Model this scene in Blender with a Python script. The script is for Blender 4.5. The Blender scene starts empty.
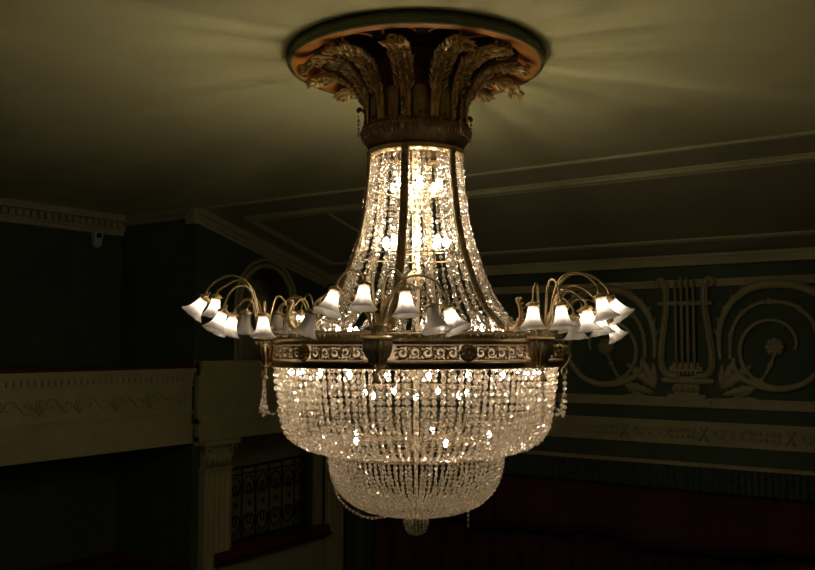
import bpy, math, random
from mathutils import Vector, Matrix
R = math.radians
PI = math.pi
random.seed(7)
sc = bpy.context.scene
C = sc.collection

# ------------------------------------------------------------------ materials
def new_mat(name):
    m = bpy.data.materials.new(name); m.use_nodes = True
    nt = m.node_tree
    for n in list(nt.nodes): nt.nodes.remove(n)
    out = nt.nodes.new('ShaderNodeOutputMaterial')
    return m, nt, out

def pbr(name, c1, c2=None, rough=.6, metal=0., scale=6., bump=0., bscale=40., spec=.5, detail=4., sheen=0.):
    m, nt, out = new_mat(name)
    b = nt.nodes.new('ShaderNodeBsdfPrincipled')
    b.inputs['Roughness'].default_value = rough
    b.inputs['Metallic'].default_value = metal
    b.inputs['Specular IOR Level'].default_value = spec
    b.inputs['Sheen Weight'].default_value = sheen
    tc = nt.nodes.new('ShaderNodeTexCoord')
    nz = nt.nodes.new('ShaderNodeTexNoise')
    nz.inputs['Scale'].default_value = scale; nz.inputs['Detail'].default_value = detail
    nt.links.new(tc.outputs['Object'], nz.inputs['Vector'])
    r = nt.nodes.new('ShaderNodeValToRGB')
    r.color_ramp.elements[0].position = .35; r.color_ramp.elements[1].position = .68
    r.color_ramp.elements[0].color = (*c1, 1); r.color_ramp.elements[1].color = (*(c2 or c1), 1)
    nt.links.new(nz.outputs['Fac'], r.inputs['Fac'])
    nt.links.new(r.outputs['Color'], b.inputs['Base Color'])
    if bump:
        n2 = nt.nodes.new('ShaderNodeTexNoise'); n2.inputs['Scale'].default_value = bscale; n2.inputs['Detail'].default_value = 3
        nt.links.new(tc.outputs['Object'], n2.inputs['Vector'])
        bp = nt.nodes.new('ShaderNodeBump'); bp.inputs['Strength'].default_value = bump; bp.inputs['Distance'].default_value = .01
        nt.links.new(n2.outputs['Fac'], bp.inputs['Height']); nt.links.new(bp.outputs['Normal'], b.inputs['Normal'])
    nt.links.new(b.outputs['BSDF'], out.inputs['Surface'])
    return m

def emis(name, col, strength):
    m, nt, out = new_mat(name)
    e = nt.nodes.new('ShaderNodeEmission'); e.inputs['Color'].default_value = (*col, 1); e.inputs['Strength'].default_value = strength
    nt.links.new(e.outputs[0], out.inputs['Surface'])
    return m

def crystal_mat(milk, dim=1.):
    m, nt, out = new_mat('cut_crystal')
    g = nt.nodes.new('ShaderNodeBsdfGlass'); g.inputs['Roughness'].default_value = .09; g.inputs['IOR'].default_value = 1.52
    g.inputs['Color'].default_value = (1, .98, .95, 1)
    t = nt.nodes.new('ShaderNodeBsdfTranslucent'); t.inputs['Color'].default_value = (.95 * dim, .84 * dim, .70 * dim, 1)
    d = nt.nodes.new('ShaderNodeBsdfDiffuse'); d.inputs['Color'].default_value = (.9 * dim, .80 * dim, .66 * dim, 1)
    s = nt.nodes.new('ShaderNodeMixShader'); s.inputs[0].default_value = .5
    nt.links.new(t.outputs[0], s.inputs[1]); nt.links.new(d.outputs[0], s.inputs[2])
    x = nt.nodes.new('ShaderNodeMixShader'); x.inputs[0].default_value = milk
    nt.links.new(g.outputs[0], x.inputs[1]); nt.links.new(s.outputs[0], x.inputs[2])
    nt.links.new(x.outputs[0], out.inputs['Surface'])
    return m

def shade_mat():
    m, nt, out = new_mat('frosted_glass')
    t = nt.nodes.new('ShaderNodeBsdfTranslucent'); t.inputs['Color'].default_value = (.93, .90, .86, 1)
    d = nt.nodes.new('ShaderNodeBsdfDiffuse'); d.inputs['Color'].default_value = (.86, .82, .76, 1)
    g = nt.nodes.new('ShaderNodeBsdfRefraction'); g.inputs['IOR'].default_value = 1.06; g.inputs['Roughness'].default_value = .42
    s = nt.nodes.new('ShaderNodeMixShader'); s.inputs[0].default_value = .40
    nt.links.new(t.outputs[0], s.inputs[1]); nt.links.new(d.outputs[0], s.inputs[2])
    x = nt.nodes.new('ShaderNodeMixShader'); x.inputs[0].default_value = .16
    nt.links.new(s.outputs[0], x.inputs[1]); nt.links.new(g.outputs[0], x.inputs[2])
    gl = nt.nodes.new('ShaderNodeBsdfGlossy'); gl.inputs['Roughness'].default_value = .3
    y = nt.nodes.new('ShaderNodeMixShader'); y.inputs[0].default_value = .05
    nt.links.new(x.outputs[0], y.inputs[1]); nt.links.new(gl.outputs[0], y.inputs[2])
    nt.links.new(y.outputs[0], out.inputs['Surface'])
    return m

WARM = (1.0, .84, .62)
M = dict(
    crystal=crystal_mat(.31), crystal_dim=crystal_mat(.28, .30), shade=shade_mat(),  # second crystal dimmed in colour to hold down bulb glare in the cascade
    brass=pbr('aged_brass', (.46, .34, .17), (.64, .50, .28), .42, .85, 14., .25, 60),
    bronze=pbr('dark_bronze', (.22, .15, .07), (.38, .27, .14), .5, .75, 12., .35, 70),
    gilt=pbr('gilded_leaf', (.46, .30, .10), (1.0, .78, .36), .42, .35, 9.),
    copper=pbr('copper_paint', (.75, .30, .07), (.85, .38, .09), .5, 0., 3.),
    black=pbr('matte_black', (.008, .007, .006), (.014, .012, .01), .8, 0., 4.),
    bulb_in=emis('bulb_glow', WARM, 56.), bulb_top=emis('upper_bulb_glow', WARM, 165.), bulb_sh=emis('shade_bulb_glow', (1., .87, .73), 19.5),
    bulb_off=pbr('unlit_bulb', (.5, .47, .42), None, .15),
    liner=pbr('light_liner', (.80, .72, .62), (.86, .78, .68), .5),
    strap=pbr('strap_bronze', (.34, .25, .13), (.50, .38, .21), .5, .6, 12.),
    stem=pbr('cream_stem', (.50, .40, .24), (.58, .47, .30), .5),
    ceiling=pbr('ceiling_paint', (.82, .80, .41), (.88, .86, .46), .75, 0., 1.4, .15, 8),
    green=pbr('dark_green_paint', (.072, .105, .052), (.088, .125, .062), .75, 0., 2.),
    rimgreen=pbr('olive_green_paint', (.13, .15, .065), (.16, .18, .08), .6, 0., 4.),
    panel_trim=pbr('panel_moulding_paint', (.56, .54, .29), (.62, .60, .32), .8),
    cream=pbr('cream_plaster', (.52, .475, .255), (.60, .55, .30), .7, 0., 3., .3, 25),
    relief=pbr('relief_plaster', (.44, .40, .225), (.52, .47, .27), .7, 0., 6., .3, 30),
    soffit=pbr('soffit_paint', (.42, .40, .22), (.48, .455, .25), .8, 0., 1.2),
    red=pbr('red_velvet', (.13, .02, .017), (.17, .028, .022), .8, 0., 8., .2, 60, .2),
    curtain=pbr('maroon_curtain', (.095, .032, .040), (.12, .040, .05), .85, 0., 2., 0, 40, .1),
    fringe=pbr('green_fringe', (.05, .075, .06), (.10, .13, .10), .8, 0., 22., .6, 60, .2),
    iron=pbr('black_iron', (.012, .011, .010), (.03, .027, .022), .5, .6, 20.),
    floor=pbr('dark_wood', (.05, .03, .02), (.08, .045, .03), .5, 0., 2.),
    plastic=pbr('white_plastic', (.7, .68, .6), None, .4),
    lens=pbr('black_lens', (.01, .01, .01), None, .2),
)

# ------------------------------------------------------------------ mesh builder
class MB:
    def __init__(s): s.v = []; s.f = []; s.sm = []
    def add(s, vs, fs, smooth=False):
        n = len(s.v); s.v += [tuple(p) for p in vs]
        s.f += [tuple(i + n for i in f) for f in fs]; s.sm += [smooth] * len(fs)
        return s
    def box(s, x0, x1, y0, y1, z0, z1):
        vs = [(x, y, z) for x in (x0, x1) for y in (y0, y1) for z in (z0, z1)]
        return s.add(vs, [(0, 1, 3, 2), (4, 6, 7, 5), (0, 4, 5, 1), (2, 3, 7, 6), (0, 2, 6, 4), (1, 5, 7, 3)])
    def lathe(s, prof, n=48, a0=0., a1=2 * PI, smooth=True, flute=0, famp=0., c=(0, 0, 0), sx=1., sy=1., caps=False):
        full = abs(a1 - a0 - 2 * PI) < 1e-6
        k = n if full else n + 1
        vs = []
        for (r, z) in prof:
            for i in range(k):
                a = a0 + (a1 - a0) * i / n
                rr = r * (1 + famp * math.cos(flute * a)) if flute else r
                vs.append((c[0] + sx * rr * math.sin(a), c[1] - sy * rr * math.cos(a), c[2] + z))
        fs = []
        for j in range(len(prof) - 1):
            for i in range(n):
                i2 = (i + 1) % k
                fs.append((j * k + i, (j + 1) * k + i, (j + 1) * k + i2, j * k + i2))
        if caps and full:
            fs.append(tuple(range(k))); fs.append(tuple((len(prof) - 1) * k + i for i in reversed(range(k))))
        return s.add(vs, fs, smooth)
    def tube(s, pts, rad, n=6, closed=False, smooth=True, flat=None):
        pts = [Vector(p) for p in pts]; m = len(pts)
        rs = rad if isinstance(rad, (list, tuple)) else [rad] * m
        ref = None; vs = []
        for i, p in enumerate(pts):
            a = pts[(i - 1) % m] if (closed or i > 0) else p
            b = pts[(i + 1) % m] if (closed or i < m - 1) else p
            t = (b - a).normalized()
            if ref is None:
                ref = Vector((0, 0, 1)) if abs(t.z) < .9 else Vector((1, 0, 0))
            u = (ref - t * ref.dot(t)).normalized(); w = t.cross(u); ref = u
            for k in range(n):
                an = 2 * PI * k / n
                vs.append(p + (u * math.cos(an) + w * math.sin(an)) * rs[i])
        fs = []
        for i in range(m if closed else m - 1):
            j = (i + 1) % m
            for k in range(n):
                k2 = (k + 1) % n
                fs.append((i * n + k, i * n + k2, j * n + k2, j * n + k))
        if not closed:
            fs.append(tuple(range(n))[::-1]); fs.append(tuple((m - 1) * n + k for k in range(n)))
        return s.add(vs, fs, smooth)
    def bead(s, p, t, h, w, roll=0., seg=8, th=None):
        """one cut crystal bead centred on p, long axis t"""
        t = Vector(t).normalized(); p = Vector(p)
        ref = Vector((1, 0, 0)) if abs(t.x) < .9 else Vector((0, 1, 0))
        u = (ref - t * ref.dot(t)).normalized(); v = t.cross(u)
        cu, su = math.cos(roll), math.sin(roll)
        u, v = u * cu + v * su, v * cu - u * su
        th = th or w * .7
        vs = [p - t * h / 2]
        for (a, q) in ((-.32, .72), (0., 1.), (.32, .72)):
            for k in range(seg):
                an = 2 * PI * (k + .5) / seg
                vs.append(p + t * a * h + u * math.cos(an) * w / 2 * q + v * math.sin(an) * th / 2 * q)
        vs.append(p + t * h / 2)
        fs = []
        for k in range(seg):
            k2 = (k + 1) % seg
            fs.append((0, 1 + k2, 1 + k))
            for j in range(2):
                a = 1 + j * seg
                fs.append((a + k, a + k2, a + seg + k2, a + seg + k))
            fs.append((1 + 2 * seg + k, 1 + 2 * seg + k2, 1 + 3 * seg))
        return s.add(vs, fs, False)
    def sphere(s, c, r, n=12, m=8, sz=1.):
        prof = [(max(1e-4, r * math.sin(PI * j / m)), r * sz * math.cos(PI * j / m)) for j in range(m + 1)]
        return s.lathe(prof, n, c=c)
    def mesh(s, name, mats):
        me = bpy.data.meshes.new(name)
        me.from_pydata(s.v, [], s.f); me.update()
        me.polygons.foreach_set('use_smooth', s.sm)
        me.materials.append(mats)
        return me
    def build(s, name, mat, parent=None, loc=None):
        o = bpy.data.objects.new(name, s.mesh(name, mat)); C.objects.link(o)
        if parent: o.parent = parent
        if loc: o.location = loc
        return o

def inst(o, rz=0., parent=None, loc=None):
    c = o.copy(); C.objects.link(c)
    if parent is not None: c.parent = parent
    c.rotation_euler = (o.rotation_euler[0], o.rotation_euler[1], rz)
    if loc is not None: c.location = loc
    return c

def empty(name, loc=(0, 0, 0), rz=0., parent=None):
    o = bpy.data.objects.new(name, None); C.objects.link(o)
    o.location = loc; o.rotation_euler = (0, 0, rz); o.empty_display_size = .1
    if parent: o.parent = parent
    return o

def tag(o, label=None, cat=None, group=None, kind=None):
    if label: o['label'] = label
    if cat: o['category'] = cat
    if group: o['group'] = group
    if kind: o['kind'] = kind
    return o

def catmull(pts, n=8):
    P = [Vector(p) for p in pts]; out = []
    for i in range(len(P) - 1):
        a = P[i - 1] if i else P[0] * 2 - P[1]
        b, c = P[i], P[i + 1]
        d = P[i + 2] if i + 2 < len(P) else P[-1] * 2 - P[-2]
        for k in range(n):
            t = k / n
            out.append(.5 * ((2 * b) + (c - a) * t + (2 * a - 5 * b + 4 * c - d) * t * t + (3 * b - a - 3 * c + d) * t ** 3))
    out.append(P[-1]); return out

def resample(path, step):
    acc = [0.]
    for i in range(1, len(path)): acc.append(acc[-1] + (path[i] - path[i - 1]).length)
    n = max(2, int(round(acc[-1] / step))); out = []; j = 0
    for k in range(n + 1):
        d = acc[-1] * k / n
        while j < len(acc) - 2 and acc[j + 1] < d: j += 1
        seg = acc[j + 1] - acc[j] or 1e-9
        out.append(path[j].lerp(path[j + 1], min(1, (d - acc[j]) / seg)))
    return out

# ================================================================== THE ROOM
H = 7.5            # camera height above the floor
S = .975
def RP(x, y, z): return (S * x, S * y, S * z + H)
class RB(MB):
    """builder in room units (origin at the camera's foot, z from eye level)"""
    back = None
    def build(s, name, mat, parent=None, loc=None):
        if s.back is not None:
            ax, lim = s.back
            s.v = [tuple((min(c, lim) if ax == 1 else max(c, lim)) if i == ax else c for i, c in enumerate(p)) for p in s.v]
        s.v = [RP(*p) for p in s.v]
        if parent is not None:
            o = Vector(parent.location); s.v = [tuple(Vector(p) - o) for p in s.v]
        return MB.build(s, name, mat, parent)
FL = -H / S
class WR(RB): back = (1, 14.127)      # flat-backed relief on the stage wall
class SR(RB): back = (0, -11.627)     # flat-backed on the side wall
XL, X2, XR2, XR = -13.62, -11.63, 3.9, 5.46
YB, Y1, Y2 = -5., 10.58, 14.13
ZC, ZS = 2.39, 1.45
def struct(rb, name, mat): return tag(rb.build(name, mat), kind='structure')

struct(RB().box(XL - .3, XR + .3, YB - .3, 16.5, FL - .2, FL), 'floor', M['floor'])
struct(RB().box(XL - .3, XR + .3, YB - .3, Y1, ZC, ZC + .3), 'ceiling', M['ceiling'])
# sloping ceiling over the stage side
def slope_z(y): return ZC + (ZS - ZC) * (y - Y1) / (Y2 - Y1)
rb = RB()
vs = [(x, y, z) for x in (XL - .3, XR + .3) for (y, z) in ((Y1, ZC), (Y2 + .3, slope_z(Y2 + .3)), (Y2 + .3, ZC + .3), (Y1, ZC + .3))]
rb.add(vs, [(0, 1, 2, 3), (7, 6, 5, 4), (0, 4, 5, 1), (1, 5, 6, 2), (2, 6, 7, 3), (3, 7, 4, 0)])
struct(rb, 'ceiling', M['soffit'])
struct(RB().box(XL - .3, XL, YB, Y1 + .3, FL, ZC), 'wall_left', M['green'])
struct(RB().box(XR, XR + .3, YB, Y2 + .3, FL, ZC), 'wall_right', M['green'])
struct(RB().box(XL - .3, XR + .3, YB - .3, YB, FL, ZC), 'wall_back', M['green'])
struct(RB().box(XL, X2 - .3, Y1, Y1 + .2, FL, ZC), 'wall_left_return', M['green'])
struct(RB().box(XR2 + .3, XR, Y1, Y1 + .2, FL, ZC), 'wall_right_return', M['green'])
struct(RB().box(XR2, XR2 + .3, Y1, Y2, FL, ZC - .05), 'wall_right_stage_side', M['green'])
# side wall with the arched upper box and the lower box opening
rb = RB(); xa, xb = X2 - .3, X2
A0, A1, ZA0, ZSP, RA = 11.72, 13.04, -.28, .80, .66
L0, L1, LZ0, LZ1 = 11.48, 13.78, -3.62, -1.68
rb.box(xa, xb, Y1, L0, FL, ZC - .02)
rb.box(xa, xb, L1, Y2 + .3, FL, ZC - .6)
rb.box(xa, xb, L0, L1, FL, LZ0)
rb.box(xa, xb, L0, L1, LZ1, ZA0)
rb.box(xa, xb, L0, A0, ZA0, ZC - .02)
rb.box(xa, xb, A1, L1, ZA0, ZC - .3)
n = 20; yc = (A0 + A1) / 2
for i in range(n):
    ya = A0 + (A1 - A0) * i / n; yb_ = A0 + (A1 - A0) * (i + 1) / n
    za = ZSP + math.sqrt(max(0, RA * RA - (ya - yc) ** 2)); zb = ZSP + math.sqrt(max(0, RA * RA - (yb_ - yc) ** 2))
    vs = [(x, y, z) for x in (xa, xb) for (y, z) in ((ya, za), (yb_, zb), (yb_, ZC - .25), (ya, ZC - .25))]
    rb.add(vs, [(0, 1, 2, 3), (7, 6, 5, 4), (0, 4, 5, 1), (1, 5, 6, 2), (2, 6, 7, 3), (3, 7, 4, 0)])
struct(rb, 'wall_stage_side', M['green'])
rb = RB(); rb.box(XL - .3, XL - .1, Y1 + .2, Y2 + .3, FL, ZC); rb.box(XL - .1, X2 - .3, Y1 + .2, Y2 + .2, LZ1 + .3, LZ1 + .5)
rb.box(XL - .1, X2 - .3, Y1 + .2, Y2 + .2, LZ0 - .5, LZ0 - .3); rb.box(XL - .1, X2 - .3, Y2 + .1, Y2 + .3, FL, ZC)
struct(rb, 'wall_box_recess', M['cream'])  # cream chosen to stand in for light that does not reach inside
# stage wall above the curtain
rb = RB(); rb.box(X2, XR2 + .3, Y2, Y2 + .3, -1.9, ZS + .05); rb.box(X2, -10.62, Y2, Y2 + .3, FL, -1.9); rb.box(3.0, XR2 + .3, Y2, Y2 + .3, FL, -1.9)
struct(rb, 'wall_stage', M['green'])
struct(RB().box(XL - .3, XR + .3, 16.2, 16.5, FL, 0), 'wall_behind_stage', M['black'])

def band(z0, z1, d, y=Y2, x0=X2, x1=XR2):   # stepped moulding on the stage wall
    rb = RB(); h = z1 - z0
    rb.box(x0, x1, y - d * .55, y, z0, z1)
    rb.box(x0, x1, y - d, y, z1 - h * .3, z1); rb.box(x0, x1, y - d * .85, y, z0, z0 + h * .25)
    return rb
struct(band(1.26, 1.44, .12), 'trim_stage_cornice', M['cream'])
struct(band(.92, 1.04, .06), 'trim_panel_upper', M['relief'])
struct(band(-.98, -.83, .06), 'trim_panel_lower', M['relief'])
struct(band(-1.90, -1.84, .07), 'trim_stage_bead', M['relief'])
# ribbon band
rb = band(-1.57, -1.20, .05)
x = X2 + .2
while x < XR2 - .3:
    pts = [(x + .02 + .55 * t, Y2 - .045, -1.385 + .07 * math.sin(t * 4 * PI)) for t in [k / 16 for k in range(17)]]
    rb.tube(pts, .022, 5)
    pts = [(x + .02 + .55 * t, Y2 - .045, -1.385 - .07 * math.sin(t * 4 * PI)) for t in [k / 16 for k in range(17)]]
    rb.tube(pts, .018, 5)
    for q in range(5):
        for sg in (1, -1):
            rb.sphere((x + .6 + q * .09, Y2 - .04, -1.385 + sg * .05), .04, 8, 4)
    for sg in (1, -1):
        rb.tube([(x + 1.06, Y2 - .055, -1.385 - sg * .11), (x + 1.19, Y2 - .06, -1.385 + sg * .11)], .022, 5)
    x += 1.27
struct(rb, 'trim_ribbon_frieze', M['relief'])
# proscenium jamb moulding
rb = RB(); rb.box(-11.5, -11.06, Y2 - .07, Y2, FL, -1.95); rb.box(-11.5, -11.42, Y2 - .12, Y2, FL, -1.95); rb.box(-11.14, -11.06, Y2 - .12, Y2, FL, -1.95)
struct(rb, 'trim_proscenium_jamb', M['cream'])
rb = RB(); rb.box(-10.72, -10.62, Y2 - .1, Y2, FL, -1.95)
struct(rb, 'trim_proscenium_edge', M['rimgreen'])

# mouldings on the ceiling slope
def slope_bar(rb, x0, ya, x1, yb, w, d):
    a = Vector((x0, ya, slope_z(ya))); b = Vector((x1, yb, slope_z(yb)))
    nrm = Vector((0, (ZS - ZC), -(Y2 - Y1))).normalized()
    t = (b - a).normalized(); u = nrm.cross(t).normalized() * w / 2
    vs = []
    for p in (a, b):
        for q in (-u, u): vs += [p + q, p + q * .6 + nrm * d]
    rb.add(vs, [(0, 1, 5, 4), (1, 3, 7, 5), (3, 2, 6, 7), (0, 2, 3, 1), (4, 5, 7, 6), (0, 4, 6, 2)])
def mouldings(kind, x0, ya, x1, yb, offs):
    for (o, w, d) in offs:
        if kind == 'x': slope_bar(rb, x0, ya + o, x1, yb + o, w, d)
        else: slope_bar(rb, x0 + o, ya, x1 + o, yb, w, d)
rb = RB()
OF = ((0, .10, .04), (.09, .05, .025), (-.09, .03, .02))
mouldings('x', -11.0, 11.2, 3.3, 11.2, OF)
mouldings('x', -11.0, 13.5, 3.3, 13.5, ((0, .06, .03), (.08, .03, .02)))
mouldings('y', -11.0, 11.2, -11.0, 13.5, OF)
mouldings('y', 3.3, 11.2, 3.3, 13.5, OF)
mouldings('y', -9.25, 11.2, -9.25, 13.5, ((0, .05, .03),))
mouldings('x', X2, Y1 + .03, XR2, Y1 + .03, ((0, .07, .03),))
struct(rb, 'trim_ceiling_panel', M['panel_trim'])
# raking cornice on the side wall under the slope
rb = RB()
a = Vector((X2, Y1 - .02, ZC)); b = Vector((X2, Y2, ZS))
def rake(dx, z0, z1):
    vs = [(X2 + q, p.y, p.z + z) for p in (a, b) for (q, z) in ((0, z0), (dx, z0), (dx, z1), (0, z1))]
    rb.add(vs, [(0, 1, 2, 3), (7, 6, 5, 4), (0, 4, 5, 1), (1, 5, 6, 2), (2, 6, 7, 3), (3, 7, 4, 0)])
rake(.14, -.12, -.0); rake(.08, -.20, -.12); rake(.04, -.26, -.20)
struct(rb, 'trim_raking_cornice', M['cream'])
rb = RB(); rb.box(X2 - .16, X2 + .06, Y1 - .10, Y1 + .14, ZC - .28, ZC - .02)
struct(rb, 'trim_corner_block', M['cream'])
# left wall cornice with dentils and its return
rb = RB(); yb_, ye = YB, Y1 - .01
rb.box(XL, XL + .22, yb_, ye, ZC - .12, ZC); rb.box(XL, XL + .10, yb_, ye, ZC - .28, ZC - .12); rb.box(XL, XL + .06, yb_, ye, ZC - .36, ZC - .28)
y = 2.
while y < ye - .1:
    rb.box(XL + .1, XL + .17, y, y + .07, ZC - .24, ZC - .13); y += .135
struct(rb, 'trim_left_cornice', M['cream'])
rb = RB(); rb.box(XL + .22, X2, Y1 - .12, Y1, ZC - .09, ZC); rb.box(XL + .1, X2, Y1 - .06, Y1, ZC - .18, ZC - .09)
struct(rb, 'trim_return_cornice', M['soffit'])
# arch moulding of the upper box
rb = RB()
for (r_, w) in ((RA + .05, .05), (RA + .16, .035)):
    pts = [(X2 + .02, yc - r_, ZA0)] + [(X2 + .02, yc - r_ * math.cos(t), ZSP + r_ * math.sin(t)) for t in [PI * k / 24 for k in range(25)]] + [(X2 + .02, yc + r_, ZA0)]
    rb.tube(pts, w, 6)
struct(rb, 'trim_box_arch', M['cream'])
# entablature between the two boxes
rb = RB()
rb.box(X2, X2 + .10, Y1 + .04, L1 + .2, -1.66, -.30); rb.box(X2, X2 + .20, Y1 + .04, L1 + .25, -.42, -.28)
rb.box(X2, X2 + .14, Y1 + .04, L1 + .22, -.52, -.42); rb.box(X2, X2 + .15, Y1 + .04, L1 + .22, -1.36, -1.28); rb.box(X2, X2 + .13, Y1 + .04, L1 + .2, -1.66, -1.58)
rb.box(X2 + .1, X2 + .125, 11.6, 13.3, -.78, -.75)
struct(rb, 'trim_box_entablature', M['cream'])
rb = RB(); rb.box(X2, X2 + .05, L1, L1 + .24, LZ0, LZ1); rb.box(X2, X2 + .05, L0 - .06, L0, LZ0, LZ1)
struct(rb, 'trim_box_jamb', M['cream'])
rb = RB(); rb.box(X2, X2 + .22, 11.40, Y2 - .05, -3.84, -3.742); rb.box(X2, X2 + .1, 11.40, Y2 - .05, FL, -3.84)
for i in range(3): rb.box(X2 + .1, X2 + .13, Y1 + .9 + i * .85, Y1 + 1.6 + i * .85, -4.9, -4.1)
struct(rb, 'trim_box_parapet', M['cream'])

def at(x, y, z): return RP(x, y, z)
# pilaster (thing)
pl = tag(empty('pilaster', at(X2, 11.06, FL)), 'cream fluted pilaster with a carved capital at the balcony end', 'pilaster')
rb = SR(); rb.box(X2, X2 + .14, 10.74, 11.36, FL, -2.16)
for i in range(5): rb.tube([(X2 + .14, 10.80 + i * .125, -7.5), (X2 + .14, 10.80 + i * .125, -2.22)], .028, 6)
rb.build('shaft', M['cream'], pl)
rb = SR(); rb.box(X2, X2 + .17, 10.72, 11.38, -2.20, -2.14); rb.box(X2, X2 + .26, 10.62, 11.48, -1.74, -1.66)
rb.box(X2, X2 + .12, 10.76, 11.34, -2.14, -1.74)
for i in range(5):
    y0 = 10.82 + i * .12
    rb.tube([(X2 + .13, y0, -2.12), (X2 + .17, y0, -2.0), (X2 + .22, y0, -1.9), (X2 + .19, y0, -1.93)], [.045, .05, .035, .015], 6)
for sy in (10.74, 11.36):
    pts = [(X2 + .19, sy + (.09 - .012 * k) * math.cos(k * .7), -1.84 + (.09 - .012 * k) * math.sin(k * .7)) for k in range(8)]
    rb.tube(pts, .025, 5)
rb.build('capital', M['cream'], pl)

# balcony front
bl = tag(empty('balcony_front', at(X2, 4., -1.68)), 'long cream balcony front with dentils and a carved frieze on the left', 'balcony')
rb = RB(); b0, b1 = -2.5, Y1 - .03
rb.box(X2 - .25, X2, b0, b1, -1.68, -.46); rb.box(X2 - .25, X2 + .03, b0, b1, -1.68, -1.42)
rb.box(X2, X2 + .05, b0, b1, -1.42, -1.36); rb.box(X2, X2 + .05, b0, b1, -1.16, -1.12); rb.box(X2, X2 + .035, b0, b1, -.70, -.66)
rb.build('parapet', M['cream'], bl)
rb = RB(); rb.box(X2 - .28, X2 + .12, b0, b1, -.46, -.40); rb.box(X2, X2 + .07, b0, b1, -.50, -.46); rb.box(X2, X2 + .04, b0, b1, -.62, -.50)
rb.build('cornice', M['cream'], bl)
rb = RB(); y = 5.; rb.box(X2 + .04, X2 + .08, y, y + .055, -.60, -.51)
dn = rb.build('dentil', M['cream'], bl)
while y + .17 < b1:
    y += .11; d2 = inst(dn); d2.location = (0, S * (y - 5.), 0)
rb = RB(); y = 5.2
while y < b1 - .5:
    for sg in (0, 1):
        cy, cz = y + .28 * sg, -.89
        pts = [(X2 + .012, cy + (.12 - .0085 * k) * math.cos(k * .55 + sg * PI), cz + (.12 - .0085 * k) * math.sin(k * .55 + sg * PI)) for k in range(13)]
        rb.tube(pts, .017, 5)
    for q in range(5):
        an = PI * (q + .5) / 5
        rb.tube([(X2 + .01, y + .48, -1.03), (X2 + .02, y + .48 + .11 * math.cos(an), -.95 + .19 * math.sin(an) * .9)], [.01, .022], 5)
    y += .66
rb.build('carved_frieze', M['cream'], bl)
rb = RB(); rb.box(X2 - .24, X2 + .06, b0, b1, -.40, -.355)
tag(rb.build('velvet_rail', M['red'], bl), 'dark red velvet rail')
rb = RB(); rb.box(XL, X2 - .25, b0, Y1 - .02, -1.6, -1.45)
tag(rb.build('balcony_floor', M['green'], bl))

# lower tier: red rail seen under the balcony
lt = tag(empty('lower_tier_rail', at(XL + .3, 8, -3.9)), 'dark red velvet covered rail low under the left balcony', 'rail')
rb = RB(); rb.box(XL + .05, XL + .55, 4., Y1 - .03, -3.86, -3.74)
rb.build('velvet_top', M['red'], lt)
rb = RB(); rb.box(XL + .1, XL + .45, 4., Y1 - .03, FL, -3.86)
rb.build('rail_wall', M['green'], lt)
lt2 = tag(empty('return_rail', at(-12.4, Y1 - .3, -3.9)), 'dark red velvet rail running to the pilaster under the balcony end', 'rail')
rb = RB(); rb.box(XL + .6, X2 - .02, Y1 - .45, Y1 - .03, -3.90, -3.78)
rb.build('velvet_top', M['red'], lt2)
rb = RB(); rb.box(XL + .6, X2 - .06, Y1 - .4, Y1 - .05, FL, -3.90)
rb.build('rail_wall', M['green'], lt2)

# red ledge of the lower box
lg = tag(empty('box_ledge', at(X2, 12.5, -3.74)), 'red velvet ledge below the iron grille of the lower box', 'ledge')
rb = SR(); rb.box(X2, X2 + .26, 11.40, Y2 - .12, -3.735, -3.60); rb.box(X2 + .19, X2 + .26, 10.96, 11.40, -3.735, -3.60)
rb.build('velvet_pad', M['red'], lg)
rb = SR(); rb.box(X2 + .225, X2 + .30, 10.92, Y2 - .08, -3.79, -3.738)
rb.build('ledge_board', M['floor'], lg)

# iron grille in the lower box
gr = tag(empty('iron_grille', at(X2 - .12, 12.6, -3.6)), 'black wrought iron grille of scrolls in the lower box opening', 'grille')
gx = X2 - .12
rb = RB(); rb.tube([(gx, L0 + .02, -2.26), (gx, 12.4, -2.25), (gx, 13.3, -2.22), (gx, 13.7, -2.24)], .025, 6); rb.tube([(gx, L0 + .02, -2.38), (gx, L1 - .03, -2.36)], .014, 6)
rb.build('top_rail', M['iron'], gr)
rb = RB(); rb.tube([(gx, L0 + .02, -3.56), (gx, L1 - .03, -3.56)], .022, 6)
rb.build('bottom_rail', M['iron'], gr)
for i in range(7):
    yy = L0 + .06 + i * (L1 - L0 - .12) / 6
    RB().tube([(gx, yy, -3.6), (gx, yy, -2.24)], .016, 6).build('post', M['iron'], gr)
for i in range(6):
    yy = L0 + .06 + (i + .5) * (L1 - L0 - .12) / 6
    rb = RB()
    for (cz, sg) in ((-2.62, 1), (-3.25, -1)):
        for sd in (1, -1):
            pts = [(gx, yy + sd * (.02 + (.155 - .011 * k) * math.sin(k * .6) * .95), cz + sg * (.155 - .011 * k) * math.cos(k * .6) * 1.3) for k in range(13)]
            rb.tube(pts, .015, 5)
    rb.tube([(gx, yy, -2.9), (gx, yy + .05, -2.93), (gx, yy, -3.0), (gx, yy - .05, -2.93), (gx, yy, -2.86)], .03, 5)
    rb.build('scroll_panel', M['iron'], gr)

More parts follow.
